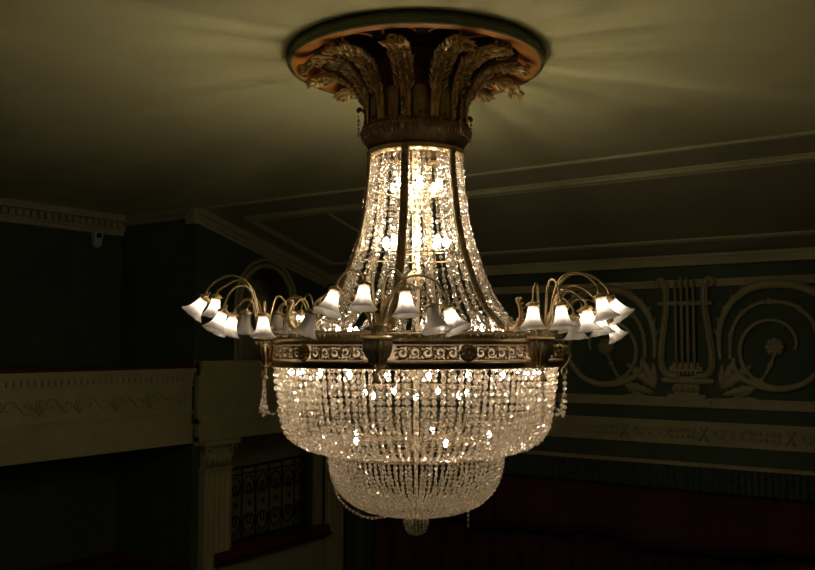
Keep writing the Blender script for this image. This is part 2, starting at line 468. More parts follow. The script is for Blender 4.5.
# motion sensor under the cornice
ms = tag(empty('motion_sensor', at(XL, 9.98, 1.9)), 'small white motion sensor with dark window under the left cornice', 'sensor')
rb = RB(); rb.box(XL + .02, XL + .10, 9.90, 10.06, 1.80, 1.96); rb.box(XL + .02, XL + .12, 9.89, 10.07, 1.93, 2.05)
rb.box(XL + .02, XL + .08, 9.92, 10.04, 1.77, 1.81)
rb.build('housing', M['plastic'], ms)
rb = RB(); rb.box(XL + .12, XL + .126, 9.93, 10.03, 1.935, 2.02)
rb.build('sensor_window', M['lens'], ms)
RB().box(XL, XL + .02, 9.95, 10.01, 1.85, 2.0).build('wall_bracket', M['plastic'], ms)

# --- lyre relief on the stage wall
ly = tag(empty('lyre_relief', at(-4.19, Y2, -.95)), 'large carved lyre with four strings in the centre of the green wall panel', 'relief')
yw = Y2 - .05
def arm_pts(sg):
    return [(-4.19 + sg * p, yw, z) for (p, z) in ((.12, -.50), (.28, -.48), (.38, -.38), (.40, -.15), (.36, .2), (.31, .55), (.30, .80), (.32, .95), (.37, 1.03), (.43, 1.02), (.45, .96), (.40, .94))]
for sg in (1, -1):
    rb = WR(); q = catmull(arm_pts(sg), 5); nq = len(q)
    rb.tube(q, [.06 if i < nq * .75 else .06 - .03 * (i - nq * .75) / (nq * .25) for i in range(nq)], 8)
    rb.tube([p + Vector((0, -.05, 0)) for p in q], .028, 6)
    rb.build('lyre_arm', M['relief'], ly)
WR().tube([(-4.62, yw - .03, .66), (-3.76, yw - .03, .66)], .04, 8).build('crossbar', M['relief'], ly)
for i in range(4):
    xs = -4.19 + (i - 1.5) * .095
    WR().tube([(xs, yw - .05, -.38), (xs, yw - .05, 1.08 if i in (1, 2) else 1.02)], .022, 6).build('string', M['relief'], ly)
rb = WR(); rb.box(-4.45, -3.93, yw - .05, Y2, -.42, -.34); rb.box(-4.40, -3.98, yw - .03, Y2, -.34, -.28)
for i in range(6): rb.box(-4.38 + i * .065, -4.345 + i * .065, yw - .07, yw, -.47, -.42)
rb.build('string_bridge', M['relief'], ly)
rb = WR()
for (w, z0, z1, d) in ((.42, -.62, -.54, .08), (.20, -.78, -.62, .09), (.30, -.86, -.78, .1), (.36, -.96, -.86, .08)):
    rb.box(-4.19 - w, -4.19 + w, Y2 - d, Y2, z0, z1) if w < .4 else rb.lathe([(.02, z0), (w, z0 + .02), (w * 1.0, z1), (.3, z1 + .05), (.02, z1 + .05)], 24, c=(-4.19, Y2, 0), sy=.22)
for i in range(5): rb.sphere((-4.19 + (i - 2) * .09, Y2 - .09, -.70), .05, 8, 6)
rb.build('pedestal', M['relief'], ly)

def relief_leaf(rb, p, ang, L, W, lobes=5, depth=.06):
    """a lobed acanthus leaf lying on the wall; raised along its rib"""
    ca, sa = math.cos(ang), math.sin(ang); n = lobes * 4
    top = []; 
    for sg in (1, -1):
        for i in range(n + 1):
            t = i / n
            w = W * math.sin(PI * min(1, t * .93 + .05)) ** .7 * (.72 + .28 * abs(math.sin(PI * lobes * t)))
            top.append((t * L, sg * w / 2 if i < n else 0))
    m = len(top); vs = []
    for (u, v) in top: vs.append((p[0] + u * ca - v * sa, Y2 - .012, p[1] + u * sa + v * ca))
    for (u, v) in top: vs.append((p[0] + u * ca - v * .62 * sa, Y2 - depth * .75, p[1] + u * sa + v * .62 * ca))
    for i in range(n + 1):
        u = i / n * L; vs.append((p[0] + u * ca, Y2 - depth * (1.25 - .6 * i / n), p[1] + u * sa))
    fs = []
    for b_ in (0, n + 1):
        for i in range(n):
            fs.append((b_ + i, b_ + i + 1, m + b_ + i + 1, m + b_ + i)); fs.append((m + b_ + i, m + b_ + i + 1, 2 * m + i + 1, 2 * m + i))
    rb.add(vs, fs, False)

def scroll(cx, sg, label):
    sr = tag(empty('scroll_relief', at(cx, Y2, -.05)), label, 'relief', 'carved scroll reliefs on the stage wall')
    # spiral: from the flower outwards
    def sp(r0, r1, t0, t1, n=40):
        return [(cx + sg * (r0 + (r1 - r0) * k / n) * math.cos(t0 + (t1 - t0) * k / n), Y2 - .035, -.03 + (r0 + (r1 - r0) * k / n) * math.sin(t0 + (t1 - t0) * k / n) * 1.0) for k in range(n + 1)]
    inner = sp(.28, .70, R(-10), R(340), 60)
    WR().tube(inner, [.025 + .02 * k / 60 for k in range(61)], 6).build('inner_scroll', M['relief'], sr)
    mid = [(cx + sg * q[0], Y2 - .035, q[1]) for q in ((-.66, -.22), (-.64, .15), (-.50, .45), (-.2, .64), (.2, .62), (.48, .42), (.62, .12), (.72, -.12), (.8, -.2))]
    rb = WR(); mq = catmull(mid, 6); rb.tube(mq, .035, 6)
    for k in range(6, len(mq), 7): rb.sphere(mq[k], .055, 7, 5)
    rb.build('middle_scroll', M['relief'], sr)
    outer = [(cx + sg * q[0], Y2 - .035, q[1]) for q in ((-.81, -.22), (-.82, .10), (-.76, .42), (-.58, .70), (-.3, .88), (.05, .92), (.4, .86), (.72, .66), (.95, .38), (1.1, .1), (1.2, -.2), (1.35, -.42), (1.6, -.5))]
    rb = WR(); oq = catmull(outer, 7); nq = len(oq)
    rb.tube(oq, [.03 + .045 * math.sin(PI * min(1, k / nq * 1.15)) for k in range(nq)], 7)
    for k in range(8, nq - 20, 4):
        rb.tube([oq[k], Vector(oq[k]) + (Vector(oq[k]) - Vector((cx, Y2 - .035, -.1))).normalized() * .10 + (Vector(oq[k + 3]) - Vector(oq[k])) * .5], [.045, .012], 5)
    rb.build('outer_scroll', M['relief'], sr)
    # flower
    rb = WR()
    for i in range(8):
        an = 2 * PI * i / 8
        rb.tube([(cx + .04 * math.cos(an), Y2 - .06, -.03 + .04 * math.sin(an)), (cx + .13 * math.cos(an), Y2 - .05, -.03 + .13 * math.sin(an))], [.03, .05], 6)
    rb.sphere((cx, Y2 - .06, -.03), .05, 8, 6)
    rb.build('flower', M['relief'], sr)
    stem = catmull([(cx, Y2 - .03, -.10), (cx + sg * -.12, Y2 - .03, -.4), (cx + sg * -.32, Y2 - .03, -.66), (cx + sg * -.58, Y2 - .03, -.82), (cx + sg * -.80, Y2 - .03, -.86)], 6)
    rb = WR(); rb.tube(stem, .028, 6)
    for k in (4, 9, 14): rb.sphere(stem[k], .05, 7, 5)
    rb.build('stem', M['relief'], sr)
    rb = WR()
    base = (cx - sg * .82, -.70)
    for (dx, dz, an, L, W) in ((0, 0, 40, .62, .17), (.0, .02, 64, .52, .15), (.03, -.08, 16, .64, .15), (.0, .03, 84, .38, .11), (.2, -.13, -2, .38, .11)):
        ang = R(an) if sg > 0 else PI - R(an)
        relief_leaf(rb, (base[0] + sg * dx, base[1] + dz), ang, L, W)
    rb.build('acanthus_leaf', M['relief'], sr)
    # hanging foot of the spiral
    foot = catmull([(cx - sg * .62, Y2 - .03, -.2), (cx - sg * .55, Y2 - .03, -.45), (cx - sg * .25, Y2 - .03, -.62), (cx + sg * .1, Y2 - .03, -.66), (cx + sg * .42, Y2 - .03, -.55), (cx + sg * .6, Y2 - .03, -.35)], 6)
    WR().tube(foot, [.03 + .03 * math.sin(PI * k / (len(foot) - 1)) for k in range(len(foot))], 6).build('lower_scroll', M['relief'], sr)
    return sr
scroll(-2.86, 1, 'carved plaster scroll and flower to the right of the lyre')
scroll(-5.52, -1, 'carved plaster scroll and flower left of the lyre, partly hidden by lamp shades')

# fringe, valance and curtain
fv = RB(); n = 420; x0, x1 = -10.62, 3.0
vs = []; fs = []
for i in range(n + 1):
    x = x0 + (x1 - x0) * i / n; d = .025 * math.sin(i * 2.1)
    for (z, q) in ((-1.9, 0), (-2.0, .01), (-2.27 + .012 * math.sin(i * 1.3), .0)): vs.append((x, Y2 - .06 + d + q, z))
for i in range(n):
    for k in range(2): fs.append((i * 3 + k, i * 3 + 3 + k, i * 3 + 4 + k, i * 3 + 1 + k))
fv.add(vs, fs)
o = fv.build('curtain_pelmet', M['fringe']); so = o.modifiers.new('thick', 'SOLIDIFY'); so.thickness = .02
tag(o, 'dark green fringed pelmet strip hanging above the maroon stage curtain', 'pelmet')
def drape(name, y, ztop, zbot, amp, per, label, cat, wavy=0.):
    rb = RB(); n = 700; vs = []; fs = []; m = 7
    for i in range(n + 1):
        x = x0 + (x1 - x0) * i / n
        f = math.sin(2 * PI * x / per + .6 * math.sin(x * 1.7)); f = math.copysign(abs(f) ** .7, f)
        zb = zbot + (wavy * (math.sin(x * 1.9 + .5) + .5 * math.sin(x * 4.1)) if wavy else 0)
        for k in range(m):
            t = k / (m - 1); vs.append((x, y + amp * f * (.5 + .5 * t), ztop + (zb - ztop) * t))
    for i in range(n):
        for k in range(m - 1): fs.append((i * m + k, i * m + m + k, i * m + m + k + 1, i * m + k + 1))
    rb.add(vs, fs, True)
    o = rb.build(name, M['curtain']); so = o.modifiers.new('thick', 'SOLIDIFY'); so.thickness = .02
    return tag(o, label, cat)
drape('curtain_valance', Y2 + .08, -2.0, -3.22, .045, .62, 'maroon pleated valance with a wavy lower edge across the stage opening', 'valance', .07)
drape('stage_curtain', Y2 + .42, -2.0, FL + .03, .10, .55, 'maroon pleated stage curtain hanging behind the wavy valance', 'curtain')

# ================================================================== THE CHANDELIER
CHX, CHY = -3.8684, 5.8340
ROT = R(33.55)
CZ = S * ZC                                # ceiling above eye level
root = tag(empty('chandelier', (CHX, CHY, H), ROT),
           'huge tiered crystal chandelier with bell shaded lamps hanging from ceiling', 'chandelier')
AZ = [-12.5, 47.5, 107.5, 167.5, -132.5, -72.5]

# ceiling plate
mb = MB(); mb.lathe([(1.0, CZ - .09), (1.012, CZ - .10), (1.032, CZ - .09), (1.035, CZ - .06), (1.02, CZ - .045), (1.02, CZ - .005)], 96)
tag(mb.build('ceiling_plate', M['rimgreen'], root), 'olive green moulded outer rim')
mb = MB(); mb.lathe([(1.002, CZ - .092), (.96, CZ - .10), (.90, CZ - .085), (.84, CZ - .05), (.83, CZ - .004)], 96)
tag(mb.build('plate_ring', M['copper'], root), 'orange copper inner ring')
mb = MB(); mb.lathe([(.83, CZ - .012), (.45, CZ - .012), (.02, CZ - .012)], 64)
mc = MB()
for k in range(12):
    a = R(4 + 15 + 30 * k)
    cx, cy = .66 * math.sin(a), -.66 * math.cos(a)
    mc.tube([(cx + .12 * math.cos(t), cy + .12 * math.sin(t), CZ - .02) for t in [a - PI / 2 + PI * (i / 16 - .5) * 1.1 for i in range(17)]], .010, 5)
tag(mc.build('recess_arcs', M['copper'], root), 'orange arcs painted in the black recess')
tag(mb.build('plate_recess', M['black'], root), 'recess behind the gilded leaves, painted black as shadow')  # near-black colour stands for the leaves' shadow and the dark hollow

# neck drum
mb = MB(); mb.lathe([(.385, 1.72), (.36, 1.9), (.33, 2.0), (.31, 2.12), (.30, CZ - .004)], 60, flute=30, famp=.03)
mb.build('neck_drum', M['bronze'], root)

# acanthus plumes
def plume(seed, tipr, tipz):
    rnd = random.Random(seed)
    path = catmull([(0, -.395, 1.74), (0, -.41, 1.89), (0, -.44, 2.02), (0, -.51, 2.14), (0, -.63, 2.215), (0, -tipr + .06, 2.215), (0, -tipr, tipz + .09)], 6)
    n = len(path); mb = MB()
    # strap
    vs = []; fs = []
    for i, p in enumerate(path):
        t = i / (n - 1)
        tan = (path[min(i + 1, n - 1)] - path[max(i - 1, 0)]).normalized(); nr = Vector((1, 0, 0)).cross(tan).normalized()
        w = .038 + .010 * t + (.022 * math.sin(PI * min(1, max(0, (t - .35) / .65))))
        for (q, d) in ((-1, 0), (-.55, .012), (-.2, .004), (0, .022), (.2, .004), (.55, .012), (1, 0)):
            vs.append(p + Vector((w * q, 0, 0)) + nr * d)
        for q in (1, -1): vs.append(p + Vector((w * q * .9, 0, 0)) - nr * .012)
    for i in range(n - 1):
        for k in range(6): fs.append((i * 9 + k, i * 9 + k + 1, i * 9 + 9 + k + 1, i * 9 + 9 + k))
        fs.append((i * 9 + 6, i * 9 + 7, i * 9 + 16, i * 9 + 15)); fs.append((i * 9 + 7, i * 9 + 8, i * 9 + 17, i * 9 + 16)); fs.append((i * 9 + 8, i * 9, i * 9 + 9, i * 9 + 17))
    mb.add(vs, fs, False)
    return mb, path, rnd
def plume_leaflets(path, rnd):
    mb = MB(); n = len(path)
    for i in range(9, n, 2):
        t = i / (n - 1); p = path[i]
        tan = (path[min(i + 1, n - 1)] - path[max(i - 1, 0)]).normalized(); nr = Vector((1, 0, 0)).cross(tan).normalized()
        sc_ = .6 + .6 * math.sin(PI * min(1, (t - .2) / .8) * .9)
        for sg in (1, -1):
            for k in range(2):
                b = p + Vector((sg * (.018 + .03 * k), 0, 0)) + nr * (.012 + .004 * k)
                dirv = (tan * (1.0 + .2 * k) + Vector((sg * (.25 + .45 * k + rnd.uniform(-.1, .1)), 0, 0)) + nr * rnd.uniform(.25, .7)).normalized()
                L = .088 * sc_ * rnd.uniform(.8, 1.2)
                mid = b + dirv * L * .55 + nr * .008
                tip = b + dirv * L + nr * (-.012)
                mb.tube([b, mid, tip], [.006, .0165 * sc_, .003], 5, smooth=False)
    # curled tuft at the end
    e = path[-1]; tan = (path[-1] - path[-3]).normalized()
    for k in range(12):
        a = 2 * PI * k / 12
        d = (tan * .8 + Vector((math.cos(a) * .7, 0, 0)) + Vector((0, -.3, math.sin(a) * .6))).normalized()
        mb.tube([e, e + d * .045, e + d * .075 + Vector((0, 0, -.014))], [.012, .015, .003], 5, smooth=False)
    return mb
plume_src = []
for v in range(3):
    mb, path, rnd = plume(20 + v, (.86, .92, .88)[v], (2.10, 2.06, 2.115)[v])
    ms_ = mb.mesh('plume', M['gilt']); ml_ = plume_leaflets(path, rnd).mesh('plume_leaflets', M['gilt'])
    plume_src.append((ms_, ml_))
for k in range(12):
    o = bpy.data.objects.new('gilded_plume', plume_src[k % 3][0]); C.objects.link(o); o.parent = root
    o.rotation_euler = (0, 0, R(4 - 15 + 30 * k + (0, 3, -2)[k % 3]))
    l = bpy.data.objects.new('leaflet_cluster', plume_src[k % 3][1]); C.objects.link(l); l.parent = o
# upright panels between plume feet
src = None
for k in range(12):
    if src is None:
        mb = MB(); mb.box(-.055, .055, -.405, -.38, 1.73, 1.98)
        mb.tube([(-.05, -.41, 1.75), (-.05, -.41, 1.97), (0, -.41, 2.0), (.05, -.41, 1.97), (.05, -.41, 1.75)], .008, 5)
        mb.sphere((0, -.408, 1.78), .016, 8, 6)
        src = mb.build('drum_panel', M['bronze'], root); src.rotation_euler = (0, 0, R(4))
    else: inst(src, R(4 + 30 * k))

# collar
mb = MB(); mb.lathe([(.36, 1.83), (.405, 1.835), (.425, 1.825), (.42, 1.805), (.44, 1.79), (.445, 1.765), (.435, 1.745), (.41, 1.70), (.385, 1.655), (.375, 1.635), (.33, 1.63)], 96)
for k in range(72):
    a = 2 * PI * k / 72; mb.sphere((.427 * math.sin(a), -.427 * math.cos(a), 1.815), .011, 6, 4)
    mb.tube([(.447 * math.sin(a), -.447 * math.cos(a), 1.78), (.425 * math.sin(a), -.425 * math.cos(a), 1.715)], .007, 4)
mb.build('collar', M['bronze'], root, (0, 0, -.085))
mb = MB(); mb.lathe([(.33, 1.632), (.375, 1.635), (.392, 1.625), (.398, 1.605), (.388, 1.59), (.34, 1.585)], 96)
mb.build('neck_ring', M['brass'], root, (0, 0, -.085))

# small drop chains on the collar
def drop_chain(mb, p, n, step=.034, h=.03, w=.024):
    for i in range(n):
        q = (p[0], p[1], p[2] - i * step); mb.bead(q, (0, 0, 1), h, w, i * .7)
    mb.tube([(p[0], p[1], p[2] + .02), (p[0], p[1], p[2] - n * step + .01)], .0016, 4)
src = None
for k in range(6):
    if src is None:
        src = empty('collar_drop', (0, 0, -.06), R(-72.5), root)
        mb = MB(); mb.tube(catmull([(0, -.40, 1.86), (0, -.43, 1.90), (0, -.465, 1.93), (0, -.485, 1.91), (0, -.47, 1.895)], 5), .01, 6); mb.sphere((0, -.47, 1.915), .018, 8, 6)
        hk = mb.build('hook', M['bronze'], src)
        mb = MB(); drop_chain(mb, (0, -.475, 1.865), 4); mb.bead((0, -.475, 1.72), (0, 0, 1), .05, .03)
        dc = mb.build('crystal_drop', M['crystal'], src)
    else:
        s2 = inst(src, R(-72.5 + 60 * k))
        for o in (hk, dc): inst(o, 0, s2)

# ---- strands
def strand_mesh(name, prof, pitch, h, w, seed, grow=0., vary=0., mat='crystal'):
    rnd = random.Random(seed); path = resample(catmull([(0, -r, z) for (r, z) in prof], 8), pitch)
    if vary:      # beads get smaller down the strand
        fine = resample(path, .002); L = .002 * (len(fine) - 1); d = 0.; path = []
        while d <= L:
            path.append(fine[min(len(fine) - 1, int(d / .002))]); d += pitch * (1.12 + vary * d / L)
        grow = vary
    mb = MB(); n = len(path)
    for i, p in enumerate(path):
        t = (path[min(i + 1, n - 1)] - path[max(i - 1, 0)]).normalized()
        g = (1.12 if vary else 1) + grow * i / n
        off = Vector((rnd.uniform(-.004, .004), rnd.uniform(-.003, .003), 0))
        mb.bead(p + off, t + Vector((rnd.uniform(-.08, .08), rnd.uniform(-.08, .08), 0)), h * g * rnd.uniform(.93, 1.05), w * g * rnd.uniform(.93, 1.05), rnd.uniform(0, PI))
    mb.tube(path, .0014, 3)
    return mb.mesh(name, M[mat])
def place_mesh(name, me, rz):
    o = bpy.data.objects.new(name, me); C.objects.link(o); o.parent = root; o.rotation_euler = (0, 0, rz); return o

CAS = [(.362, 1.50), (.368, 1.42), (.382, 1.25), (.425, .93), (.495, .685), (.585, .453), (.69, .27), (.82, .145), (.98, .085)]
cas = [strand_mesh('cascade_strand', [(r - .012 * (v % 2) + .004 * v, z) for (r, z) in CAS], .051, .047, .042, 50 + v, .04, 0., 'crystal_dim') for v in range(5)]
NC = 42
for k in range(NC):
    a = R(-12.5) + 2 * PI * (k + .5) / NC
    # leave the straps free
    off = ((math.degrees(a) + 12.5) % 60); off = min(off, 60 - off)
    place_mesh('cascade_strand', cas[k % 5], a + random.uniform(-.034, .034))
# inner looser strands of the cascade
CAI = [(.27, 1.50), (.275, 1.3), (.29, 1.0), (.34, .72), (.44, .48), (.56, .25), (.7, .12)]
cai = [strand_mesh('inner_strand', CAI, .056, .044, .040, 80 + v, 0., 0., 'crystal_dim') for v in range(2)]
for k in range(9): place_mesh('inner_strand', cai[k % 2], 2 * PI * k / 9 + .1)

BOW = [(1.10, -.17), (1.085, -.30), (1.065, -.45), (1.045, -.58), (1.01, -.68), (.93, -.755), (.82, -.80), (.70, -.815)]
bow = [strand_mesh('bowl_strand', [(r + .006 * (v % 3) - .006, z) for (r, z) in BOW], .050, .046, .042, 110 + v, 0, -.36) for v in range(5)]
NB = 112; back = []
for k in range(NB):
    a = 2 * PI * k / NB
    ad = (math.degrees(a) + 180) % 360 - 180
    if abs(ad) < 158: place_mesh('bowl_strand', bow[k % 5], a + random.uniform(-.006, .006))
    else: back.append(a)
mb = MB()
pb = resample(catmull([(0, -r, z) for (r, z) in BOW], 8), .050)
for a in back:
    m3 = Matrix.Rotation(a, 3, 'Z'); roll = random.uniform(0, 3)
    q = [m3 @ p for p in pb]
    for i, p in enumerate(q):
        mb.bead(p, q[min(i + 1, len(q) - 1)] - q[max(i - 1, 0)], .044, .040, roll + i)
tag(mb.build('rear_bowl_strands', M['crystal'], root), kind='stuff')

BAS = [(.685, -.84), (.678, -.93), (.65, -1.04), (.60, -1.13), (.53, -1.20), (.43, -1.255), (.30, -1.29), (.16, -1.305)]
bas = [strand_mesh('basket_strand', BAS, .037, .036, .031, 140 + v) for v in range(4)]
for k in range(88): place_mesh('basket_strand', bas[k % 4], 2 * PI * k / 88 + random.uniform(-.006, .006))
# loose sagging strand on the left of the basket
mb = MB()
pts = resample(catmull([(-.645, -.05, -1.06), (-.61, -.08, -1.17), (-.53, -.12, -1.25), (-.44, -.16, -1.295), (-.34, -.2, -1.315), (-.24, -.22, -1.30)], 8), .033)
for i, p in enumerate(pts): mb.bead(p, pts[min(i + 1, len(pts) - 1)] - pts[max(0, i - 1)], .03, .027, i)
mb.tube(pts, .0014, 3); tag(mb.build('loose_strand', M['crystal'], root), 'crystal strand sagging loose below the basket')
mb = MB(); drop_chain(mb, (.40, -.12, -1.275), 3); mb.bead((.40, -.12, -1.385), (0, 0, 1), .04, .022)
tag(mb.build('loose_drop', M['crystal'], root), 'single crystal drop dangling below the basket')
# finial
FIN = [(.085, -1.30), (.092, -1.36), (.088, -1.41), (.065, -1.455), (.02, -1.475)]
fin = strand_mesh('finial_strand', FIN, .028, .028, .026, 170)
for k in range(18): place_mesh('finial_strand', fin, 2 * PI * k / 18)
mb = MB(); mb.lathe([(.075, -1.31), (.08, -1.33), (.07, -1.34), (.02, -1.345)], 24); mb.build('finial_cap', M['brass'], root)

# hoops
def hoop(r, z, rad, name='frame_hoop', mat='bronze'):
    mb = MB(); mb.tube([(r * math.sin(t), -r * math.cos(t), z) for t in [2 * PI * i / 96 for i in range(96)]], rad, 6, True)
    return mb.build(name, M[mat], root)
for (r, z, d) in ((.355, 1.25, .006), (.46, .70, .006), (1.06, -.49, .003), (.70, -.825, .010), (.67, -.845, .006), (.95, .085, .014), (.50, -1.19, .003), (.75, -.795, .005)): hoop(r, z, d)

# straps down the cascade, ending in an upturned scroll leaf
def strap():
    path = catmull([(0, -(r + .022), z) for (r, z) in CAS[:8]] , 6); n = len(path); mb = MB(); vs = []; fs = []
    for i, p in enumerate(path):
        t = i / (n - 1); tan = (path[min(i + 1, n - 1)] - path[max(i - 1, 0)]).normalized(); nr = Vector((1, 0, 0)).cross(tan).normalized()
        w = .027 + .012 * t
        for (q, d) in ((-1, 0), (-.7, -.01), (-.4, 0), (.4, 0), (.7, -.01), (1, 0), (1, .008), (-1, .008)): vs.append(p + Vector((w * q, 0, 0)) + nr * d)
    for i in range(n - 1):
        for k in range(8): k2 = (k + 1) % 8; fs.append((i * 8 + k, i * 8 + k2, i * 8 + 8 + k2, i * 8 + 8 + k))
    mb.add(vs, fs, False)
    for i in range(1, n, 2): mb.sphere(path[i] + Vector((0, -.006, 0)), .013, 6, 4)
    mb.lathe([(.001, .05), (.03, .03), (.035, 0), (.025, -.03), (.001, -.05)], 10, c=(0, -.375, 1.50)); mb.lathe([(.001, .06), (.03, .03), (.034, -.02), (.001, -.08)], 10, c=(0, -.455, .80))
    return mb
st = strap().build('strap', M['strap'], root); st.rotation_euler = (0, 0, R(AZ[0]))
mb = MB(); pp = catmull([(0, -.80, .15), (0, -.88, .10), (0, -.97, .12), (0, -1.02, .20), (0, -1.01, .28), (0, -.985, .33), (0, -.99, .30)], 6)
mb.tube(pp, [.028 - .018 * i / (len(pp) - 1) for i in range(len(pp))], 6)
for i in range(4, len(pp) - 4, 3): mb.tube([pp[i], pp[i] + Vector((0, -.04, .012))], [.014, .004], 5)
for sx in (1, -1): mb.tube(catmull([(0, -.90, .10), (sx * .05, -.93, .13), (sx * .07, -.95, .19)], 4), .012, 5)
cu = mb.build('scroll_leaf', M['brass'], st)
for a in AZ[1:]:
    s2 = inst(st, R(a)); inst(cu, 0, s2)

# ---- the big band
RBD = 1.14
mb = MB(); mb.lathe([(RBD - .14, .075), (RBD - .05, .085), (RBD - .02, .08), (RBD - .005, .065), (RBD - .01, .05), (RBD + .015, .04), (RBD + .025, .022), (RBD + .015, .008), (RBD - .02, .0), (RBD - .05, .0)], 120)
for k in range(150):
    a = 2 * PI * k / 150; c, s_ = math.cos(a), math.sin(a)
    mb.tube([((RBD - .003) * s_, -(RBD - .003) * c, .072), ((RBD + .004) * s_, -(RBD + .004) * c, .046)], .010, 4)
mb.build('upper_moulding', M['strap'], root)
mb = MB(); mb.lathe([(RBD - .05, -.105), (RBD - .01, -.107), (RBD + .015, -.115), (RBD + .02, -.128), (RBD - .002, -.132), (RBD + .006, -.15), (RBD - .004, -.163), (RBD - .03, -.168), (RBD - .06, -.165)], 120)
mb.build('lower_moulding', M['brass'], root)
mb = MB(); mb.lathe([(RBD - .035, .002), (RBD - .036, -.108)], 96); 
m_l, nt_l, out_l = new_mat('translucent_liner')
t1 = nt_l.nodes.new('ShaderNodeBsdfTranslucent'); t1.inputs[0].default_value = (.55, .46, .37, 1)
d1 = nt_l.nodes.new('ShaderNodeBsdfDiffuse'); d1.inputs[0].default_value = (.42, .36, .28, 1)
x1_ = nt_l.nodes.new('ShaderNodeMixShader'); x1_.inputs[0].default_value = .35
nt_l.links.new(t1.outputs[0], x1_.inputs[1]); nt_l.links.new(d1.outputs[0], x1_.inputs[2]); nt_l.links.new(x1_.outputs[0], out_l.inputs[0])
tag(mb.build('light_liner', m_l, root), 'added liner carrying pale bulb light behind the openwork')  # translucent band added so pale light shows through the openwork
# openwork panels
def cyl(u, z, d=0.): a = u / RBD; return ((RBD + d) * math.sin(a), -(RBD + d) * math.cos(a), z)
mb = MB(); W = RBD * R(60) / 2 - .07 - .065   # half section minus bracket and rosette
u0 = .115; z0, z1 = -.098, -.006; zm = (z0 + z1) / 2
U = RBD * R(30) - .06
mb.tube([cyl(u0, z0 + .002), cyl((u0 + U) / 2, z0 + .002), cyl(U, z0 + .002), cyl(U, z1 - .002), cyl((u0 + U) / 2, z1 - .002), cyl(u0, z1 - .002)], .005, 4, True)
ns = 5; wd = (U - u0) / ns
for i in range(ns):
    cu_ = u0 + (i + .5) * wd; sg = 1 if i % 2 else -1
    pts = [cyl(cu_ + (.044 - .0029 * k) * math.cos(k * .62) * 1.05, zm + sg * (.044 - .0029 * k) * math.sin(k * .62)) for k in range(14)]
    mb.tube(pts, .0072, 4)
    mb.sphere(cyl(cu_, zm), .010, 6, 4)
    for q in range(9):
        an = q * PI / 4.5 + .5
        mb.tube([cyl(cu_ + .036 * math.cos(an), zm + .036 * math.sin(an)), cyl(cu_ + .056 * math.cos(an + .35), zm + .045 * math.sin(an + .35))], [.0045, .009], 4)
    mb.tube([cyl(cu_ + wd / 2, z0), cyl(cu_ + wd / 2 - .012, zm), cyl(cu_ + wd / 2, z1)], .005, 4)
pm = mb.mesh('openwork_panel', M['brass'])
for a in AZ:
    for s_ in (0, 1):
        o = bpy.data.objects.new('openwork_panel', pm); C.objects.link(o); o.parent = root
        o.rotation_euler = (0, 0, R(a + (0 if s_ == 0 else 60)))
        if s_: o.scale = (-1, 1, 1)
# mirrored copies sit at the other half of each section
# rosettes
mb = MB()
for i in range(10):
    an = 2 * PI * i / 10
    pts = [(.018 * math.cos(an), -RBD - .03, zm + .018 * math.sin(an)), (.042 * math.cos(an + .2), -RBD - .045, zm + .042 * math.sin(an + .2)), (.052 * math.cos(an + .5), -RBD - .02, zm + .052 * math.sin(an + .5))]
    mb.tube(pts, [.008, .013, .006], 5)
mb.sphere((0, -RBD - .03, zm), .02, 8, 6)
mb.lathe([(.001, 0), (.058, 0), (.062, .01), (.001, .012)], 20)
# turn that small disc to face outwards
nl = len(mb.v) - 80
for i in range(nl, len(mb.v)):
    x, y, z = mb.v[i]; mb.v[i] = (x, -RBD - .012 - z, zm + y)
rs = mb.build('band_rosette', M['brass'], root); rs.rotation_euler = (0, 0, R(AZ[0] + 30))
for a in AZ[1:]: inst(rs, R(a + 30))

# ---- brackets
def bracket_cup():
    mb = MB(); c = (0, -1.175, 0)
    mb.lathe([(.03, .065), (.09, .06), (.108, .048), (.105, .036), (.09, .028)], 40, c=c, sy=1.05)
    mb.lathe([(.09, .030), (.094, 0), (.090, -.04), (.074, -.08), (.058, -.095), (.062, -.108), (.03, -.135), (.012, -.16)], 64, c=c, sy=1.0, flute=16, famp=.09)
    return mb
def bracket_vase():
    mb = MB(); mb.lathe([(.045, .06), (.04, .085), (.05, .115), (.062, .135), (.056, .14), (.03, .14), (.012, .18), (.006, .21)], 24, c=(0, -1.19, 0), flute=8, famp=.05)
    return mb
def bell():
    mb = MB(); mb.lathe([(.006, -.155), (.012, -.175), (.008, -.185), (.018, -.20), (.022, -.225), (.035, -.245), (.03, -.255), (.01, -.258)], 16, c=(0, -1.20, 0))
    for q in range(4):
        a = q * PI / 2; mb.tube([(.05 * math.sin(a), -1.175 - .05 * math.cos(a), -.13), (.012 * math.sin(a), -1.2 - .012 * math.cos(a), -.175)], .006, 4)
    return mb
def hook():
    mb = MB(); p = catmull([(.09, -1.20, -.02), (.16, -1.22, -.015), (.22, -1.23, -.03), (.235, -1.235, -.075), (.215, -1.23, -.12), (.185, -1.225, -.155)], 6)
    mb.tube(p, .009, 6); mb.sphere((.15, -1.215, -.01), .022, 8, 6); mb.lathe([(.001, .02), (.03, .012), (.03, -.012), (.001, -.02)], 8, c=(.12, -1.205, -.015))
    mb.tube([(.185 + .026 * math.cos(t), -1.225, -.185 + .026 * math.sin(t)) for t in [2 * PI * i / 14 for i in range(14)]], .007, 6, True)
    mb.v = [(x * 1.3, y, z) for (x, y, z) in mb.v]
    return mb
